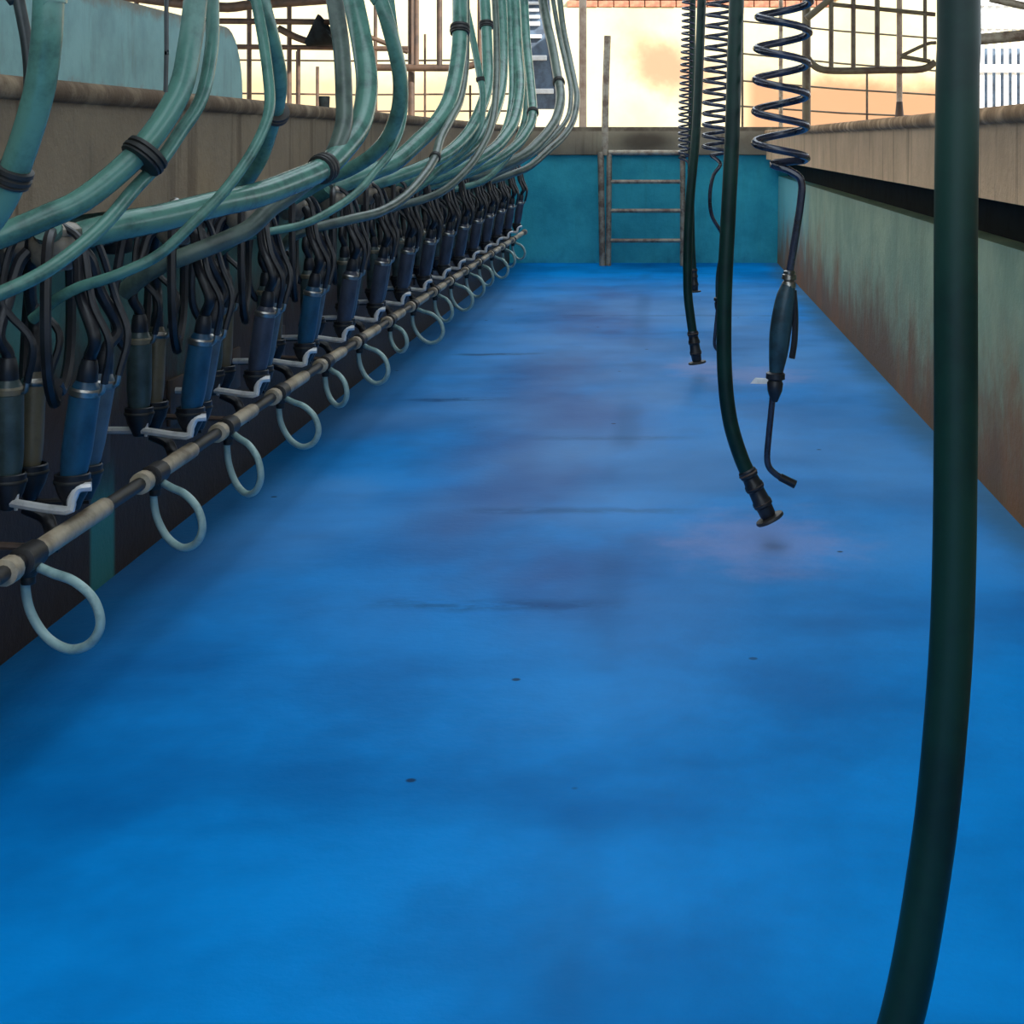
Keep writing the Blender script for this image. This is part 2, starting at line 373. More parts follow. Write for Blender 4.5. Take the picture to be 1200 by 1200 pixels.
# ------------------------------------------------------------------ left parapet
ln = []
for k in range(9):
    a = math.pi/2*k/8; ln.append((5.55+.22*math.sin(a), 1.27+.22*math.cos(a)))
poly = [(Y0, 1.49)]+[(y, z) for y, z in ln]+[(5.77, DL), (Y0, DL)]
mb = MB(); n = len(poly); xa, xb = -1.50, -1.62
mb.add([(xa, y, z) for y, z in poly]+[(xb, y, z) for y, z in poly], [(i, (i+1) % n, n+(i+1) % n, n+i) for i in range(n)]+[tuple(range(n-1, -1, -1)), tuple(range(n, 2*n))])
pr = mb.build('parapet', M['parapet'])
tag(pr, 'low pale blue parapet with a rounded end standing on the left curb', 'parapet')
cord = MB().tube(cr([P(194, 108, 2.45)+Vector((0, 0, 0)), P(195, 60, 2.45), P(195, 0, 2.45), P(195, -600, 2.45)], 4), .0035, 6).build('cord', M['hose_dark'])
tag(cord, 'thin dark cord hanging straight down in front of the blue parapet', 'cord')

# ------------------------------------------------------------------ overhead lines the hoses drop from (above the picture)
OZ = 2.55
def overhead(name, x, y0, y1, r, m, label, hang):
    e = empty(name, (x, y0, OZ))
    MB().tube([(0, 0, 0), (0, y1-y0, 0)], r, 12).build('pipe_run', m, e)
    for yb in hang:
        MB().tube([(0, yb-y0, r*.6), (0, yb-y0, 3.45-OZ)], .008, 6).build('hanger_rod', M['steel'], e)
    tag(e, label, 'pipe')
overhead('milk_line', -.85, 1.4, 14.0, .04, M['steel'], 'steel overhead milk line above the row of teal hoses', (1.2+.3, 4.6, 8., 11.6))
overhead('water_line', .22, 1.0, 11.2, .025, M['olive'], 'overhead water line above the dark green hoses', (1.2, 4.6, 8.))
overhead('air_line', .33, 3.6, 11.2, .018, M['olive'], 'overhead air line above the coiled hoses', (4.6, 8.))

# ------------------------------------------------------------------ milking clusters
ORD = ['first', 'second', 'third', 'fourth', 'fifth', 'sixth', 'seventh', 'eighth', 'ninth', 'tenth', 'eleventh', 'twelfth', 'thirteenth', 'fourteenth', 'fifteenth', 'sixteenth']
UY = [3.17, 3.95, 4.58, 5.19, 5.81, 6.45, 7.09, 7.74, 8.42, 9.04, 9.72, 10.38, 11.10, 11.85, 12.6]
XC = -1.19
CUPS = [(.050, -.045), (.042, .045), (-.074, -.045), (-.066, .045)]
def make_cluster(kinds=('shell_blue', 'shell_pale', 'shell_grey', 'shell_cream')):
    r = empty('milking_cluster', (0, 0, 0))
    # claw: milky bowl with steel lid, outlet and side nipples
    cl = MB().lathe([(.012, -.055), (.030, -.052), (.044, -.035), (.050, -.010), (.050, .008), (.046, .014)], (0, 0, .90), n=18).build('claw', M['claw'], r)
    MB().lathe([(.047, 0), (.050, .004), (.050, .014), (.040, .024), (.016, .030), (.014, .040)], (0, 0, .914), n=18).build('claw_lid', M['claw'], cl)
    MB().tube(cr([(0, 0, .945), (.005, -.02, .950), (.004, -.06, .936)], 4), .013, 10).build('outlet', M['steel'], cl)
    for i, (dx, dy) in enumerate(CUPS):
        ax = Vector((.16 if dx > 0 else .02, .05*(1 if dy > 0 else -1), 1)).normalized()
        b = Vector((dx, dy, .445))
        rr = .029 if i != 3 else .023
        cup = MB().lathe([(rr*.55, 0), (rr*.80, .004), (rr*.93, .03), (rr, .06), (rr, .165), (rr*.94, .182), (rr*.74, .194), (rr*.6, .20)], b, ax, 16).build('teat_cup', M[kinds[i]], r)
        MB().lathe([(rr*.92, -.002), (rr*1.06, .002), (rr*1.06, .012), (rr*.92, .016)], b+ax*.168, ax, 16).build('shell_ring', M['steel' if i != 2 else 'shell_cream'], cup)
        MB().lathe([(rr*.62, 0), (rr*.70, .004), (rr*.64, .03), (rr*.5, .045)], b+ax*.194, ax, 14).build('liner_neck', M['rubber'], cup)
        nb = b+ax*.172+Vector((rr*.8, -.006, 0))
        MB().tube(cr([nb, nb+Vector((.012, 0, .004)), nb+Vector((.016, 0, .024))], 4), .0055, 8).build('nipple', M['steel'], cup)
        top = b+ax*.225
        # short milk tube: bows up to the claw's side
        side = Vector((.045*(1 if dx > 0 else -1), .02*(1 if dy > 0 else -1), .885))
        mid1 = top+ax*.06+Vector((.010*(1 if dx > 0 else -1), .02*(1 if dy > 0 else -1), 0))
        mid2 = Vector((side.x*1.55, side.y*2.6, .80))
        MB().tube(cr([top-ax*.02, top+ax*.02, mid1, mid2, Vector((side.x*1.3, side.y*1.6, .862)), side*1.0], 5), .0125, 9).build('milk_tube', M['rubber'], r)
        p0 = nb+Vector((.016, 0, .02)); tt = Vector((side.x*.5, side.y*1.2, .935))
        MB().tube(cr([p0, p0+Vector((.014, .012*(1 if dy > 0 else -1), .08)), Vector((side.x*1.9+.01, side.y*3.2, .79)), Vector((side.x*1.5, side.y*2.0, .90)), tt], 5), .0075, 7).build('pulse_tube', M['rubber'], r)
    # slack black tubes bunched between claw and wall
    for k, (x, y) in enumerate(((-.11, -.10), (-.10, .12), (-.02, .14), (.03, -.13))):
        MB().tube(cr([(x*.4, y*.3, .93), (x*.8, y*.8, .90), (x, y, .78), (x*1.05, y*.95, .66), (x*.9, y*.6, .60), (x*.7, y*.35, .62)], 5), .011, 7).build('slack_tube', M['rubber'], r)
    return r
def make_bracket():
    r = empty('jetter_bracket', (0, 0, 0))
    # base cups that hold the teat cups, on a bent bright bar
    for i, (dx, dy) in enumerate(CUPS):
        c = MB().lathe([(.010, -.052), (.014, -.050), (.020, -.035), (.028, -.02), (.034, .0), (.034, .018), (.031, .020), (.028, .004)], (dx, dy, .44), n=14).build('jetter_cup', M['rubber'], r)
        MB().lathe([(.0345, 0), (.036, .002), (.036, .006), (.0345, .008)], (dx, dy, .44), n=14).build('cup_ring', M['band'], c)
    wall = XL-XC
    path = [(wall, 0, .395), (-.10, -.03, .400), (-.06, -.055, .404), (.048, -.075, .394), (.058, -.072, .412), (.068, -.066, .434), (.092, -.06, .437)]
    MB().tube(cr(path, 3), .009, 8).build('bar', M['bracket'], r)
    MB().tube([(-.055, -.055, .390), (-.052, -.056, .425)], .004, 6).build('pin', M['bracket'], r)
    MB().tube([(wall, .06, .380), (.05, .05, .385)], .006, 7).build('rear_bar', M['fitting'], r)
    MB().bbox((wall, -.05, .30), (wall+.012, .09, .43), .003).build('wall_plate', M['rust'], r)
    # manifold under the cups
    MB().tube(cr([(-.06, 0, .384), (-.02, 0, .365), (0, -.02, .34), (.02, -.08, .335), (.04, -.2, .345)], 4), .014, 9).build('manifold', M['rubber'], r)
    return r
CLU = make_cluster(); CLS = make_cluster(('shell_slate', 'shell_pale', 'shell_grey', 'shell_cream')); BRK = make_bracket()
def near(k, n):
    return ORD[k]
for k, y in enumerate(UY):
    sl = k not in (0, 1, 3)
    c = CLU if k == 0 else CLS if k == 2 else copy_tree(CLS if sl else CLU); b = BRK if k == 0 else copy_tree(BRK)
    c.location = (XC, y, 0); b.location = (XC, y, 0)
    rz = random.uniform(-.03, .03)
    c.rotation_euler = (0, 0, 0)
    q = ORD[k]+' from the camera'
    tag(c, f'milking cluster of {"slate" if sl else "blue"} and grey teat cups with black tubes, {q}', 'milking cluster', 'milking clusters along the left wall')
    tag(b, f'bright bent bracket with black jetter cups, {q}', 'bracket', 'jetter brackets along the left wall')

# wash line of beige pipe with dark tees
PX_, PZ = -1.145, .350
wl = empty('wash_pipe', (PX_, 0, PZ))
TEE = [y-.30+dy for y, dy in zip(UY, (.05, 0, -.02, -.05, -.02, -.05, 0, -.03, 0, 0, 0, 0, 0, 0, 0))]
ys = [1.2, 2.15]+TEE+[13.4]
for i in range(len(ys)-1):
    a, b_ = ys[i]+(.03 if i else 0), ys[i+1]-.03
    gap = (.14 if i == 1 else .30) if i >= 1 else 0
    MB().tube([(0, a, 0), (0, b_-gap, 0)], .0195, 14).build('pipe_section', M['pvc'], wl)
    if gap:
        MB().tube([(0, b_-gap-.004, 0), (0, b_+.004, 0)], .0145, 12).build('dark_pipe_section', M['fitting'], wl)
        MB().lathe([(.016, -.02), (.024, -.017), (.024, .017), (.016, .02)], (0, b_-.06, 0), (0, 1, 0), 14).build('pipe_collar', M['pvc'], wl)
for y in ys[1:-1]:
    t_ = MB().lathe([(.0195, -.036), (.025, -.034), (.025, .034), (.0195, .036)], (0, y, 0), (0, 1, 0), 14)
    t_.lathe([(.014, -.034), (.016, -.031), (.016, 0)], (0, y, 0), (0, 0, 1), 12)
    t_.build('tee', M['fitting'], wl)
for y in UY[::2]:
    MB().tube([(XL-PX_+.012, y-.1, -.012), (0, y-.1, -.022)], .008, 8).build('pipe_support', M['rust'], wl)
tag(wl, 'long beige wash pipe with dark tees running low along the left wall', 'pipe')
# hose loops under the wash pipe
CW = [.93, .80, .62, .82, .60, .76, .62, .85, .62, .76, .7, .6, .7, .6, .65]
SZ = [1., .98, 1.05, .98, .85, .98, .76, 1.08, .92, 1.0, .95, .9, 1., .9, .9]
for k, y in enumerate(TEE):
    e = empty('wash_hose', (PX_, y, PZ-.028))
    ph = -math.acos(CW[k])*.9; s = SZ[k]
    prof = [(0, .0), (-.006, -.03), (.004, -.085), (.035, -.135), (.078, -.156), (.118, -.138), (.136, -.095), (.122, -.045), (.085, -.012), (.045, .000), (.012, .012)]
    pts = [(u*s*1.12*math.cos(ph), u*s*math.sin(ph)+.012*(i/len(prof)), z*s*.84) for i, (u, z) in enumerate(prof)]
    MB().tube(cr(pts, 6), .0088, 10).build('hose_loop', M['loop'], e)
    MB().lathe([(.0115, -.008), (.013, -.006), (.013, .006), (.0115, .008)], (0, 0, -.012), n=12).build('hose_clip', M['band'], e)
    tag(e, f'pale looped wash hose hanging under the beige pipe, {ORD[k]} from the camera', 'hose', 'wash hose loops under the pipe')

# dark vacuum line tucked under the curb
v = empty('vacuum_pipe', (-1.345, 1.0, .875))
MB().tube([(0, 0, 0), (0, 13.3, 0)], .028, 12).build('pipe_run', M['fitting'], v)
for y in UY:
    MB().bbox((-.02, y-1.04, -.05), (.04, y-.96, .04), .008).build('pulsator', M['rubber'], v)
tag(v, 'dark vacuum pipe with black pulsators tucked under the left curb', 'pipe')

# ------------------------------------------------------------------ teal hoses from overhead to the claws
def hose3d(pp, Yt, Ye, straight=True):
    L = [0.]
    for a, b in zip(pp, pp[1:]): L.append(L[-1]+math.hypot(b[0]-a[0], b[1]-a[1]))
    pts = []
    for (x, y), l in zip(pp, L):
        u = l/L[-1]; u = u*u*(3-2*u); pts.append(P(x, y, Yt+(Ye-Yt)*u))
    if straight:
        p0 = pts[0]; d = p0.x
        pts = [Vector((-.85, p0.y, OZ)), Vector(((p0.x-.85*3)/4, p0.y, p0.z+.62)), Vector((p0.x-(pts[1].x-p0.x)*.8, p0.y, p0.z+(p0.z-pts[1].z)*.9))]+pts
    return cr(pts, 6)
def at_px(pts, px, py):
    best = min(range(1, len(pts)-1), key=lambda i: (VX+F*pts[i].x/pts[i].y-px)**2+(VY-F*(pts[i].z-CH)/pts[i].y-py)**2)
    return best
HN = {}
def hose(name, pp, w, label, mat='hose', clamps=(), Yt=None, Ye=None, straight=True, cr_=1.18):
    Yt = Yt or F*.85/(VX-pp[0][0]); Ye = Ye or F*1.17/(VX-pp[-1][0])
    pts = hose3d(pp, Yt, Ye, straight)
    k = min(range(len(UY)), key=lambda i: abs(UY[i]-pts[-1].y))
    if pp[-1][0] > 0:
        tgt = Vector((XC+.004, UY[k]-.06, .936)) if name == 'milk_hose' else pts[-1]+(pts[-1]-pts[-4]).normalized()*.05+Vector((-.05, .02, -.05))
        if (tgt-pts[-1]).length < .5:
            pts = pts+cr([pts[-2], pts[-1], pts[-1]+(pts[-1]-pts[-4])*.5+(tgt-pts[-1])*.3, tgt], 5)[6:]
    r = w/2*Yt/F
    e = empty(name, (pts[-1].x, pts[-1].y, pts[-1].z))
    off = pts[-1]
    MB().tube([p-off for p in pts], r, 14).build('hose_wall', M[mat], e)
    for cx, cy, shift in clamps:
        i = at_px(pts, cx, cy); T = (pts[i+1]-pts[i-1]).normalized()
        side = T.cross(Vector((0, 1, 0))).normalized()
        c = pts[i]-off+side*shift
        R = r*cr_+abs(shift)
        MB().lathe([(R*.96, -r*.62), (R*1.08, -r*.55), (R*1.10, -r*.25), (R*1.0, -r*.16), (R*1.0, -r*.06), (R*1.12, .02*r), (R*1.12, r*.3), (R*1.0, r*.38), (R*1.08, r*.46), (R*1.06, r*.6), (R*.96, r*.66)], c, T, 18).build('strap', M['band'], e)
    tag(e, label, 'hose', 'teal hoses curving down from overhead')
    return e
MHn, PHn = 'milk_hose', 'pulse_hose'
hose(MHn, [(57,0),(54,50),(45,110),(22,185),(-4,245),(-60,315)], 36, 'thickest teal milk hose at the left picture edge with a wide black strap', clamps=((14,208,0),), Ye=2.3)
hose(PHn, [(22,0),(32,55),(34,105),(22,160),(2,215),(-60,330)], 14, 'thin dark hose beside the thickest teal hose at the left edge', 'hose_dark', Yt=2.35, Ye=2.35)
hose(MHn, [(229,0),(222,55),(208,112),(163,178),(100,232),(50,256),(0,277),(-60,300)], 28, 'teal milk hose strapped to a thinner one before the blue parapet', clamps=((163,185,.012),), Ye=2.72)
hose(PHn, [(249,0),(248,55),(236,115),(210,157),(187,190),(157,222),(117,268),(58,315),(0,344),(-50,362)], 15.5, 'thinner teal hose strapped beside the one in front of the parapet', Ye=2.65)
hose(MHn, [(306,0),(317,44),(326,88),(324,122),(316,152),(304,186),(282,218),(245,246),(210,258)], 21, 'teal milk hose just right of the parapet end, strapped at curb height', clamps=((323,130,.004),), Ye=3.9)
hose(PHn, [(300,0),(308,44),(314,88),(316,122),(310,148),(292,184),(262,225),(228,260),(187,298),(140,321),(94,336)], 12.5, 'slender teal hose sweeping lowest to the nearest cluster', Ye=3.1)
hose(MHn, [(414,0),(425,55),(430,102),(422,146),(401,176),(379,197),(344,213),(300,229),(250,240),(190,255),(135,266),(84,279)], 25, 'teal milk hose sweeping far left to the nearest claw, strapped below the curb top', clamps=((380,197,0),), Ye=3.2)
hose(PHn, [(392,0),(400,55),(403,110),(402,150),(385,190),(350,220),(332,234),(316,245),(293,267),(267,280),(222,298),(190,310)], 20, 'grey aged hose hanging left of the far sweeping teal hose', 'hose_grey', Ye=3.85)
hose(MHn, [(446,0),(455,29),(466,73),(469,102),(466,131),(455,160),(437,181),(411,198),(382,210),(358,224),(334,238)], 17.5, 'bright teal milk hose with a full bow in front of the rusty gate post', Ye=5.1)
hose(PHn, [(458,0),(463,40),(472,80),(474,115),(470,150),(457,180),(440,201),(422,222),(396,242),(358,262),(318,271),(290,277)], 8.5, 'thin teal hose below the fully bowed one', Yt=5.3, Ye=4.6)
hose(MHn, [(539,0),(539,30),(538,58),(533,93),(525,122),(510,146),(490,166),(463,190),(440,200),(410,212),(380,226)], 18, 'green-teal milk hose with a black strap high up left of the crowded bundle', clamps=((540,34,0),), Ye=5.8)
hose(PHn, [(546,0),(546,40),(545,80),(539,117),(527,142),(516,163),(510,184),(498,204),(475,230),(446,248),(411,257),(365,268)], 9, 'thin hose behind the strapped green-teal one', 'hose_grey', Yt=6.9, Ye=5.2, clamps=((511,186,0),))
hose(MHn, [(568,0),(571,58),(571,100),(562,131),(548,157),(527,178),(500,193),(462,208),(430,218)], 13, 'leftmost teal hose of the crowded bundle', Ye=6.45, clamps=((571,28,0),))
hose(PHn, [(547,12),(555,50),(562,88),(566,115),(562,150),(545,176),(520,195),(498,215),(470,232)], 8, 'thin teal hose slanting in to the crowded bundle', Yt=7.2, Ye=7., clamps=((563,93,0),))
hose(MHn, [(587,0),(589,58),(587,102),(577,137),(562,163),(539,184),(510,200),(475,212)], 13, 'teal hose in the middle of the crowded bundle', Ye=7.1)
hose(PHn, [(580,0),(582,58),(581,110),(575,150),(560,181),(545,201),(522,222),(498,233),(468,241)], 8, 'thin grey hose inside the crowded bundle', 'hose_grey', Yt=8.2, Ye=6.9)
hose(MHn, [(603,0),(606,58),(609,102),(603,140),(592,160),(577,176),(550,193),(512,208)], 12, 'dark teal hose at the right of the crowded bundle', Ye=7.75)
hose(PHn, [(597,0),(599,58),(600,110),(594,146),(580,172),(560,192),(530,210),(498,221)], 7.5, 'thin teal hose tucked beside the dark teal one', Yt=9.2, Ye=7.75)
hose(MHn, [(614,0),(617,50),(622,100),(624,137),(615,158),(603,172),(578,190),(540,206)], 10, 'teal hose left of the blue slatted panel', Ye=8.4, clamps=((623,130,0),))
hose(PHn, [(611,0),(613,50),(616,100),(615,140),(600,176),(580,201),(562,214),(528,223)], 7, 'thin pale hose left of the blue slatted panel', Yt=9.9, Ye=9.0)
hose(MHn, [(636,0),(641,27),(647,53),(653,87),(657,113),(653,136),(644,152),(632,166),(612,183),(570,203)], 10.5, 'grey-teal hose crossing the blue slatted panel', 'hose_grey', Ye=9.7, clamps=((652,98,0),))
hose(PHn, [(648,0),(655,40),(664,80),(669,107),(666,136),(650,158),(628,178),(600,195),(578,206)], 5.5, 'thin grey hose right of the blue slatted panel', 'hose_grey', Yt=12.0, Ye=10.3)
hose(MHn, [(656,0),(660,33),(667,67),(673,96),(676,115),(672,140),(660,160),(644,175),(621,195),(600,204),(572,213)], 7, 'farthest grey-teal hose next to the brown yard post', 'hose_grey', Yt=12.4, Ye=10.4)

# ------------------------------------------------------------------ hanging wash-down hoses
def drop_hose(pp, Y, r, label, end=True):
    pts = [P(x, y, Y) for x, y in pp]
    p0 = pts[0]
    pts = [Vector((.22, p0.y, OZ)), Vector((p0.x*.8+.044, p0.y, p0.z+(OZ-p0.z)*.4))]+pts
    c = cr(pts, 8); off = c[-1]
    e = empty('washdown_hose', off)
    MB().tube([p-off for p in c], r, 18).build('hose_wall', M['green_hose'], e)
    if end:
        T = (c[-1]-c[-6]).normalized()
        n_ = MB().lathe([(r*1.05, -.0), (r*1.22, .004), (r*1.22, .02), (r*1.05, .024), (r*1.12, .04), (r*1.28, .044), (r*1.28, .058), (r*1.08, .062), (r*1.15, .09), (r*1.3, .094), (r*1.3, .108), (r*1.1, .112), (r*1.05, .135), (r*.95, .14)], Vector((0, 0, 0))-T*.04, T, 16)
        n_.build('nozzle', M['rubber'], e)
        for h in (.012, .052, .10):
            MB().lathe([(r*1.22, -.003), (r*1.36, 0), (r*1.22, .003)], T*(h-.04), T, 16).build('ring', M['rust'], e)
        MB().lathe([(r*.9, 0), (r*1.9, .003), (r*2.0, .008), (r*1.9, .012), (r*.8, .014)], T*.10, T, 18).build('flange', M['fitting'], e)
    tag(e, label, 'hose', 'dark green wash-down hoses')
drop_hose([(1123,-40),(1122,100),(1120,300),(1120,500),(1117,700),(1108,850),(1092,1000),(1060,1180),(1010,1340)], 1.5, .0205, 'thick dark green hose hanging in the foreground at the right')
drop_hose([(864,-30),(861,60),(858,160),(853,260),(849,350),(849,430),(855,490),(868,535),(882,566)], 4.4, .0205, 'dark green hose with flanged black nozzle just above the floor, right of centre')
drop_hose([(823,-20),(820,60),(816,150),(809,230),(806,290),(806,340),(809,370),(813,398)], 7.5, .021, 'dark green hose with black nozzle, second farthest of the hanging hoses')
drop_hose([(812,-10),(811,80),(810,170),(810,240),(811,290),(813,322)], 10.4, .020, 'farthest dark green hose, mostly behind the nearer one')

# coiled hoses and spray guns
def coil(cx, Y, dia, ybot, pitch, rw, lead, label, ytop=-330):
    top = P(cx, ytop, Y); bot = P(cx, ybot, Y)
    zt = min(top.z, OZ-.1); turns = (zt-bot.z)/pitch
    R = dia/2; N = int(turns*16); pts = []
    for i in range(N+1):
        a = 2*math.pi*i/16; t = i/N
        sway = .012*math.sin(t*5)
        pts.append(Vector((top.x*(1-t)+bot.x*t+sway+R*math.cos(a), Y+R*math.sin(a), zt+(bot.z-zt)*t)))
    head = [Vector((.33, Y, OZ)), Vector((top.x, Y, zt+.05))]
    lp = [P(x, y, Y) for x, y in lead]
    c = cr(head+pts[:1], 5)[:-1]+pts+cr([pts[-1]]+lp, 6)[1:]
    off = c[-1]
    e = empty('coiled_hose', off)
    MB().tube([p-off for p in c], rw, 9).build('coil', M['coil'], e)
    MB().lathe([(rw*1.05, -.012), (rw*1.5, -.01), (rw*1.5, .01), (rw*1.05, .012)], (0, 0, 0), (0, 0, 1), 12).build('swivel', M['steel'], e)
    tag(e, label, 'coiled hose', 'coiled hoses hanging over the pit')
    return c[-1]
def gun(top, Y, label, s=1., px=None):
    e = empty('spray_gun', top)
    q = lambda dx, dz, dy=0: Vector((dx*s, dy*s, dz*s))
    # pixels of the nearest gun at Y=4.35: 437 px per metre
    g = lambda x, y: Vector(((x-925)/437*s, 0, -(y-322)/437*s))
    MB().lathe([(.010*s, -.005*s), (.019*s, 0), (.020*s, .012*s), (.014*s, .016*s), (.019*s, .022*s), (.019*s, .034*s), (.013*s, .038*s)], g(925, 322), (-.05, 0, -1), 14).build('connector', M['steel'], e)
    # grip: flattened body from connector down to the valve
    body = cr([g(924, 334), g(920, 352), g(915, 385), g(912, 415), g(909, 440)], 5)
    rs = [(.019+.010*math.sin(math.pi*min(1, i/(len(body)-1)*1.05)))*s for i in range(len(body))]
    MB().tube(body, rs, 14).build('grip', M['grip'], e)
    MB().tube(cr([g(930, 340), g(932, 370), g(931, 400), g(928, 420)], 4), .0085*s, 8).build('trigger', M['rubber'], e)
    MB().lathe([(.020*s, 0), (.026*s, .004*s), (.026*s, .018*s), (.018*s, .022*s), (.022*s, .03*s), (.020*s, .05*s), (.012*s, .072*s), (.009*s, .08*s)], g(909, 436), (-.05, 0, -1), 14).build('valve', M['rubber'], e)
    lance = cr([g(906, 460), g(904, 480), g(901, 510), g(899, 535), g(901, 547), g(908, 555), g(917, 561)], 5)
    MB().tube(lance, .0085*s, 10).build('lance', M['coil'], e)
    MB().tube([g(914, 559), g(932, 568)], [.0105*s, .0115*s], 10).build('tip', M['rubber'], e)
    tag(e, label, 'spray gun', 'spray guns on coiled hoses')
t_ = coil(920, 4.35, .140, 188, .084, .0105, [(905,192),(925,200),(939,212),(938,240),(931,285),(925,322)], 'large navy coiled hose in front of the right rail post')
gun(t_, 4.35, 'dark spray gun with bent lance on the largest coiled hose')
t_ = coil(842, 7.4, .115, 182, .050, .0085, [(844,192),(836,206),(832,228),(834,252),(845,272),(851,288)], 'mid-sized coiled hose left of the flanged dark green hose')
gun(t_, 7.4, 'brownish spray gun half hidden behind the flanged dark green hose', .9)
coil(804.5, 10.4, .075, 185, .040, .0075, [(806,190),(807,205),(808,230)], 'smallest, farthest coiled hose, a tight dark spiral')

# ------------------------------------------------------------------ ladder on the back wall
YL = 14.28
e = empty('ladder', (P(714, 300, YL).x, YL, .0))
def lp(px, py): p = P(px, py, YL); return Vector((p.x-e.location.x, 0, p.z))
MB().tube([lp(704, 178), lp(706, 311.3)], .028, 10).build('handrail_post', M['ladder'], e)
MB().tube(cr([lp(712, 42), lp(710, 100), lp(709, 160), lp(709, 182)], 4), .030, 10).build('handrail', M['ladder'], e)
MB().tube([lp(714, 180), lp(713, 311.3)], .024, 10).build('stile', M['ladder'], e)
MB().tube([lp(800, 180), lp(800, 311.3)], .024, 10).build('stile', M['ladder'], e)
MB().tube([lp(713, 179), lp(801, 179)], .024, 10).build('top_bar', M['ladder'], e)
for y in (213, 247, 282):
    MB().tube([lp(713, y), lp(800, y)], .018, 8).build('rung', M['ladder'], e)
tag(e, 'worn metal ladder with one tall handrail against the blue back wall', 'ladder')

# ------------------------------------------------------------------ gates, posts and wires at the far ends of the decks
YG = 16.2
G0 = 1.19
def gp(px, py, Y=YG): return P(px, py, Y)
def framed(name, Y, label, cat, pipes, group=None):
    base = None
    e = empty(name, (gp(pipes[0][1][0][0], 100, Y).x, Y, G0))
    for nm, pp, r, m in pipes:
        pts = [P(x, y, Y) for x, y in pp]
        if len(pts) > 2: pts = cr(pts, 4)
        MB().tube([p-e.location for p in pts], r, 10).build(nm, M[m], e)
    tag(e, label, cat, group); return e
gy = 165-(G0-CH)*F/YG     # picture row of the ground at the gates
def post(px, wpx, m, label, foot=False, Y=YG, top=3.45, nm='yard_post'):
    x = P(px, 0, Y).x; r = wpx/2*Y/F
    e = empty(nm, (x, Y, G0))
    MB().tube([(0, 0, 0), (0, 0, top-G0)], r, 12).build('shaft', M[m], e)
    MB().lathe([(r*1.9, 0), (r*1.9, .02), (r*1.05, .30 if foot else .03)], (0, 0, 0), n=12).build('foot', M['rust'], e)
    tag(e, label, 'post'); return e
post(683, 9, 'fawn', 'brown post rising behind the back wall left of the ladder')
post(482, 8, 'rust', 'rusty gate post behind the left curb')
post(945, 10, 'olive', 'olive steel post behind the largest coiled hose')
post(1054, 7, 'fawn', 'fawn post with flared rusty foot at right', True)
post(566, 6, 'rust', 'thin dark post behind the crowded hose bundle')
post(915, 5, 'ladder', 'slim grey pipe seen through the largest coil', Y=17.2)
framed('rail_gate', YG-.12, 'rusty barred gate behind the left curb beside the bowed hose', 'gate', [
    ('bottom_rail', [(436,79),(500,79.5),(540,79),(562,74)], .036, 'rust'),
    ('upper_rail', [(418,57),(478,57)], .026, 'rust'),
    ('brace', [(425,40),(478,61)], .024, 'rust'),
    ('bar', [(488,79),(488,-60)], .025, 'rust'), ('bar', [(515,79),(515,-60)], .028, 'rust'), ('bar', [(440,79),(440,-60)], .018, 'rust'), ('bar', [(562,74),(562,-60)], .022, 'rust'),
    ('top_rail', [(418,-60),(566,-60)], .03, 'rust')])
framed('rail_gate', YG-.12, 'olive barred gate between two posts right of the largest coil', 'gate', [
    ('bottom_rail', [(945,66),(951,74),(962,81),(985,83),(1040,82),(1080,81),(1096,73)], .036, 'olive'),
    ('brace', [(945,22),(975,-3)], .034, 'olive'),
    ('bar', [(974,82),(974,-60)], .024, 'olive'), ('bar', [(1000,82),(1000,-60)], .024, 'olive'), ('bar', [(1028,82),(1028,-60)], .026, 'olive'),
    ('bar', [(1084,72),(1084,-60)], .020, 'olive'),
    ('cross_rail', [(974,5),(1096,17)], .022, 'olive'),
    ('brace', [(1055,66),(1085,52),(1097,50)], .018, 'olive'), ('brace', [(1055,66),(1090,72)], .022, 'olive'),
    ('top_rail', [(945,-60),(1096,-60)], .03, 'olive')])
framed('stall_rail', YG-.2, 'dark horizontal stall rails just right of the blue parapet', 'rail', [
    ('rail', [(150,24),(300,25),(400,26)], .030, 'rust'), ('rail', [(150,54),(300,55),(400,56)], .026, 'rust'),
    ('rail', [(120,-8),(250,8),(300,5),(400,-2)], .05, 'rust'),
    ('upright', [(292,gy),(292,-60)], .024, 'rust'), ('upright', [(339,gy),(339,-60)], .024, 'rust'), ('upright', [(350,gy),(350,55)], .018, 'rust'), ('upright', [(372,gy),(372,78)], .016, 'rust'),
    ('brace', [(326,33),(348,44),(372,52)], .035, 'rust'), ('upright', [(160,gy),(160,-60)], .024, 'rust')])
# dark feed hopper on the stall rail
hp = P(380, 48, YG-.35); e = empty('feed_hopper', hp)
MB().lathe([(.03, -.02), (.07, .05), (.15, .18), (.18, .24), (.175, .245), (.14, .19), (.03, .02)], (-.16, 0, -.02), (.75, 0, .5), 16).build('hopper_body', M['black_gap'], e)
MB().tube(cr([(.0, 0, .1), (.10, 0, .0), (.13, 0, -.12), (.20, 0, -.2)], 4), .03, 8).build('chute', M['black_gap'], e)
tag(e, 'dark tilted feed hopper behind the grey aged hose', 'hopper')
b_ = P(380, 121, 15.6); e = empty('boot', (b_.x, 15.6, G0))
MB().lathe([(.055, 0), (.055, .14), (.05, .20), (.055, .30), (.05, .31)], (0, 0, .03), n=12).build('shaft', M['black_gap'], e)
MB().bbox((-.055, -.14, 0), (.055, .06, .09), .03).build('foot', M['black_gap'], e)
tag(e, 'small black rubber boot standing beyond the left curb', 'boot')
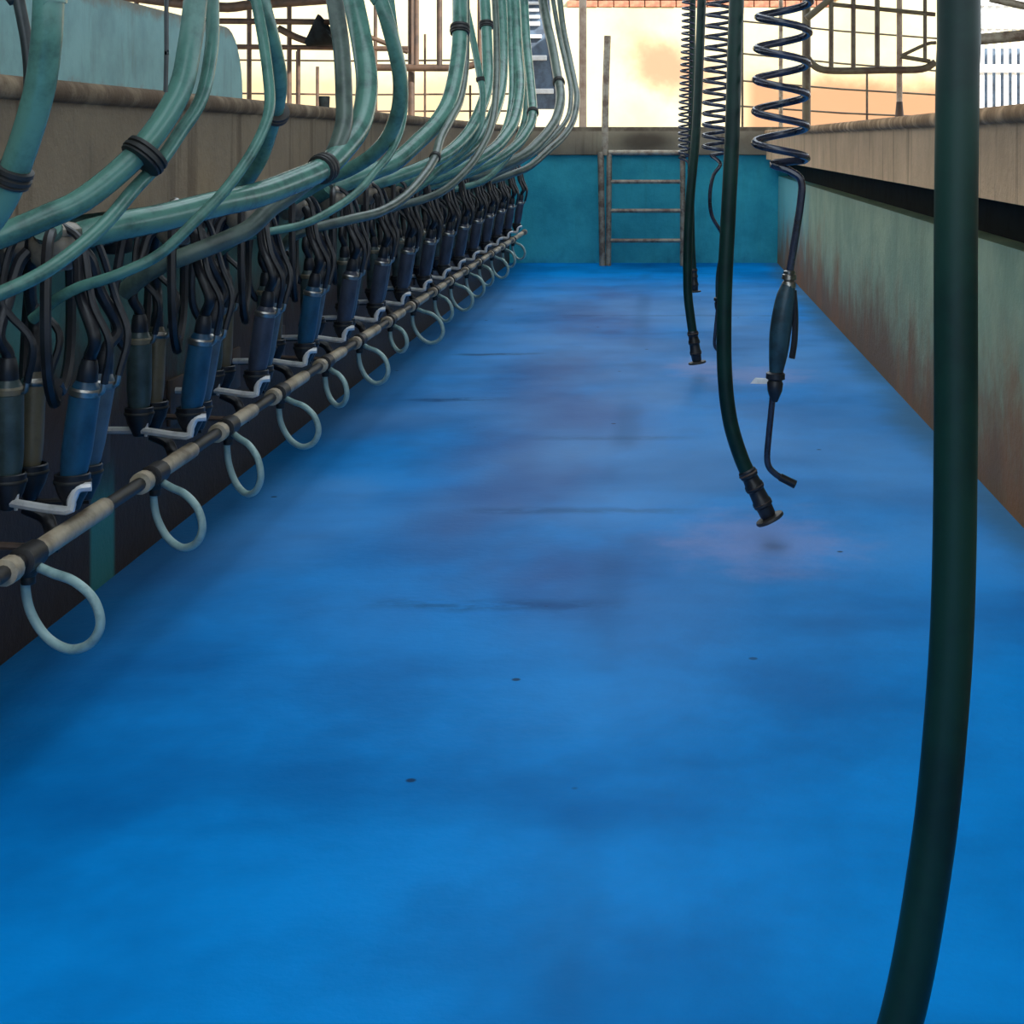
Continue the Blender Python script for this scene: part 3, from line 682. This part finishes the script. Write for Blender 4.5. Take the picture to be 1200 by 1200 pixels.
# wire fences
def fence(x0, x1, Y, rows, cols, label, m):
    e = empty('wire_fence', (P(x0, 0, Y).x, Y, G0))
    for y0, y1 in rows:
        MB().tube([P(x0, y0, Y)-e.location, P((x0+x1)/2, (y0+y1)/2+1.5, Y)-e.location, P(x1, y1, Y)-e.location], .010, 6).build('wire', M[m], e)
    for x, ya in cols:
        MB().tube([P(x, ya, Y)-e.location, Vector((P(x, 0, Y).x-e.location.x, 0, 0))], .013, 6).build('stake', M[m], e)
    tag(e, label, 'fence')
fence(240, 600, 17.6, [(70, 70), (109, 110), (128, 130)], [(292, 40), (348, 60), (441, 70), (498, 40), (551, 100), (600, 60), (240, 40)], 'thin wire fence beyond the left deck', 'rust')
fence(862, 1110, 17.6, [(24, 46), (62, 84), (94, 112), (124, 138)], [(870, 20), (1016, 84), (1110, 20)], 'thin wire fence beyond the right deck', 'olive')
# side rail at far right and white slatted gate
e = framed('side_rail', 9.2, 'grey side rail above the right curb at the picture edge', 'rail', [
    ('rail', [(1100,50),(1160,45),(1260,36)], .032, 'ladder'), ('rail', [(1160,-2),(1210,9),(1260,18)], .022, 'ladder'), ('upright', [(1230,144),(1230,-80)], .03, 'ladder')])
YW = 20.
e = empty('slatted_gate', (P(1141, 0, YW).x, YW, G0))
bar = None
x0 = P(1141, 0, YW).x
for i in range(26):
    if bar is None:
        bar = MB().bbox((-.028, -.02, .02), (.028, .02, 2.0), .006).build('slat', M['white_slat'], e, False); c = bar
    else:
        c = bar.copy(); COL.objects.link(c); c.parent = e
    c.location = (i*.10, 0, 0)
for z in (.12, .80, 1.34, 1.62):
    MB().bbox((-.05, -.06, z-.05), (2.6, -.022, z+.05), .008).build('rail', M['white_slat'], e, False)
tag(e, 'white slatted gate in the yard at the far right', 'gate')
e = tag(MB().bbox((P(1143, 0, 21).x, 21, G0), (P(1290, 0, 21).x, 21.1, 2.3), .01).build('dark_shed_panel', M['blue_sheet'], None, False), 'dark sheet wall behind the white slatted gate', 'panel')

# blue slatted panel between the hoses and the brown post
YP = 17.0
e = empty('louvred_panel', (P(634, 0, YP).x, YP, G0))
def pl(px, py): p = P(px, py, YP); return p-e.location
a, b, c, d = pl(610, -25), pl(640, -25), pl(655, 128), pl(624, 128)
mb = MB(); mb.add([(p.x, dy, p.z) for dy in (0, .04) for p in (a, b, c, d)], [(0, 1, 2, 3), (7, 6, 5, 4), (0, 4, 5, 1), (1, 5, 6, 2), (2, 6, 7, 3), (3, 7, 4, 0)])
mb.build('sheet', M['blue_sheet'], e, False)
for px0, px1, y, hh in ((613, 632, 4, 3), (613, 632, 12, 3), (613, 633, 20, 3), (613, 633, 28, 4), (616, 635, 43, 3.5), (617, 641, 68, 5), (627, 649, 107, 5)):
    q0, q1 = pl(px0, y-hh/2*1.2), pl(px1, y+hh/2*1.2)
    MB().bbox((q0.x, -.05, q1.z), (q1.x, 0, q0.z), .006).build('slat', M['white_slat'], e, False)
for s0, s1 in (((611, -25), (625, 122)), ((639, -25), (653, 122))):
    p0, p1 = pl(*s0), pl(*s1); MB().tube([p0, p1, Vector((p1.x, 0, 0))], .025, 8).build('stile', M['blue_sheet'], e)
tag(e, 'slate blue panel with white slats left of the brown yard post', 'panel')

# scrap lying on the floor
f_ = Vector(((893-VX)*7.36/F, 7.36, 0)); mb = MB(); ring = []
for k in range(9):
    a = 2*math.pi*k/9; ring.append((.055*math.cos(a)*random.uniform(.6, 1.1), .035*math.sin(a)*random.uniform(.6, 1.1)))
mb.add([(x, y, 0) for x, y in ring]+[(x*.6, y*.6, .018+random.uniform(0, .012)) for x, y in ring], [tuple(range(8, -1, -1)), tuple(range(9, 18))]+[(i, (i+1) % 9, 9+(i+1) % 9, 9+i) for i in range(9)])
o = mb.build('scrap', M['white_slat'], None, False); o.location = f_
tag(o, 'small white scrap lying on the blue floor left of the spray gun', 'scrap')
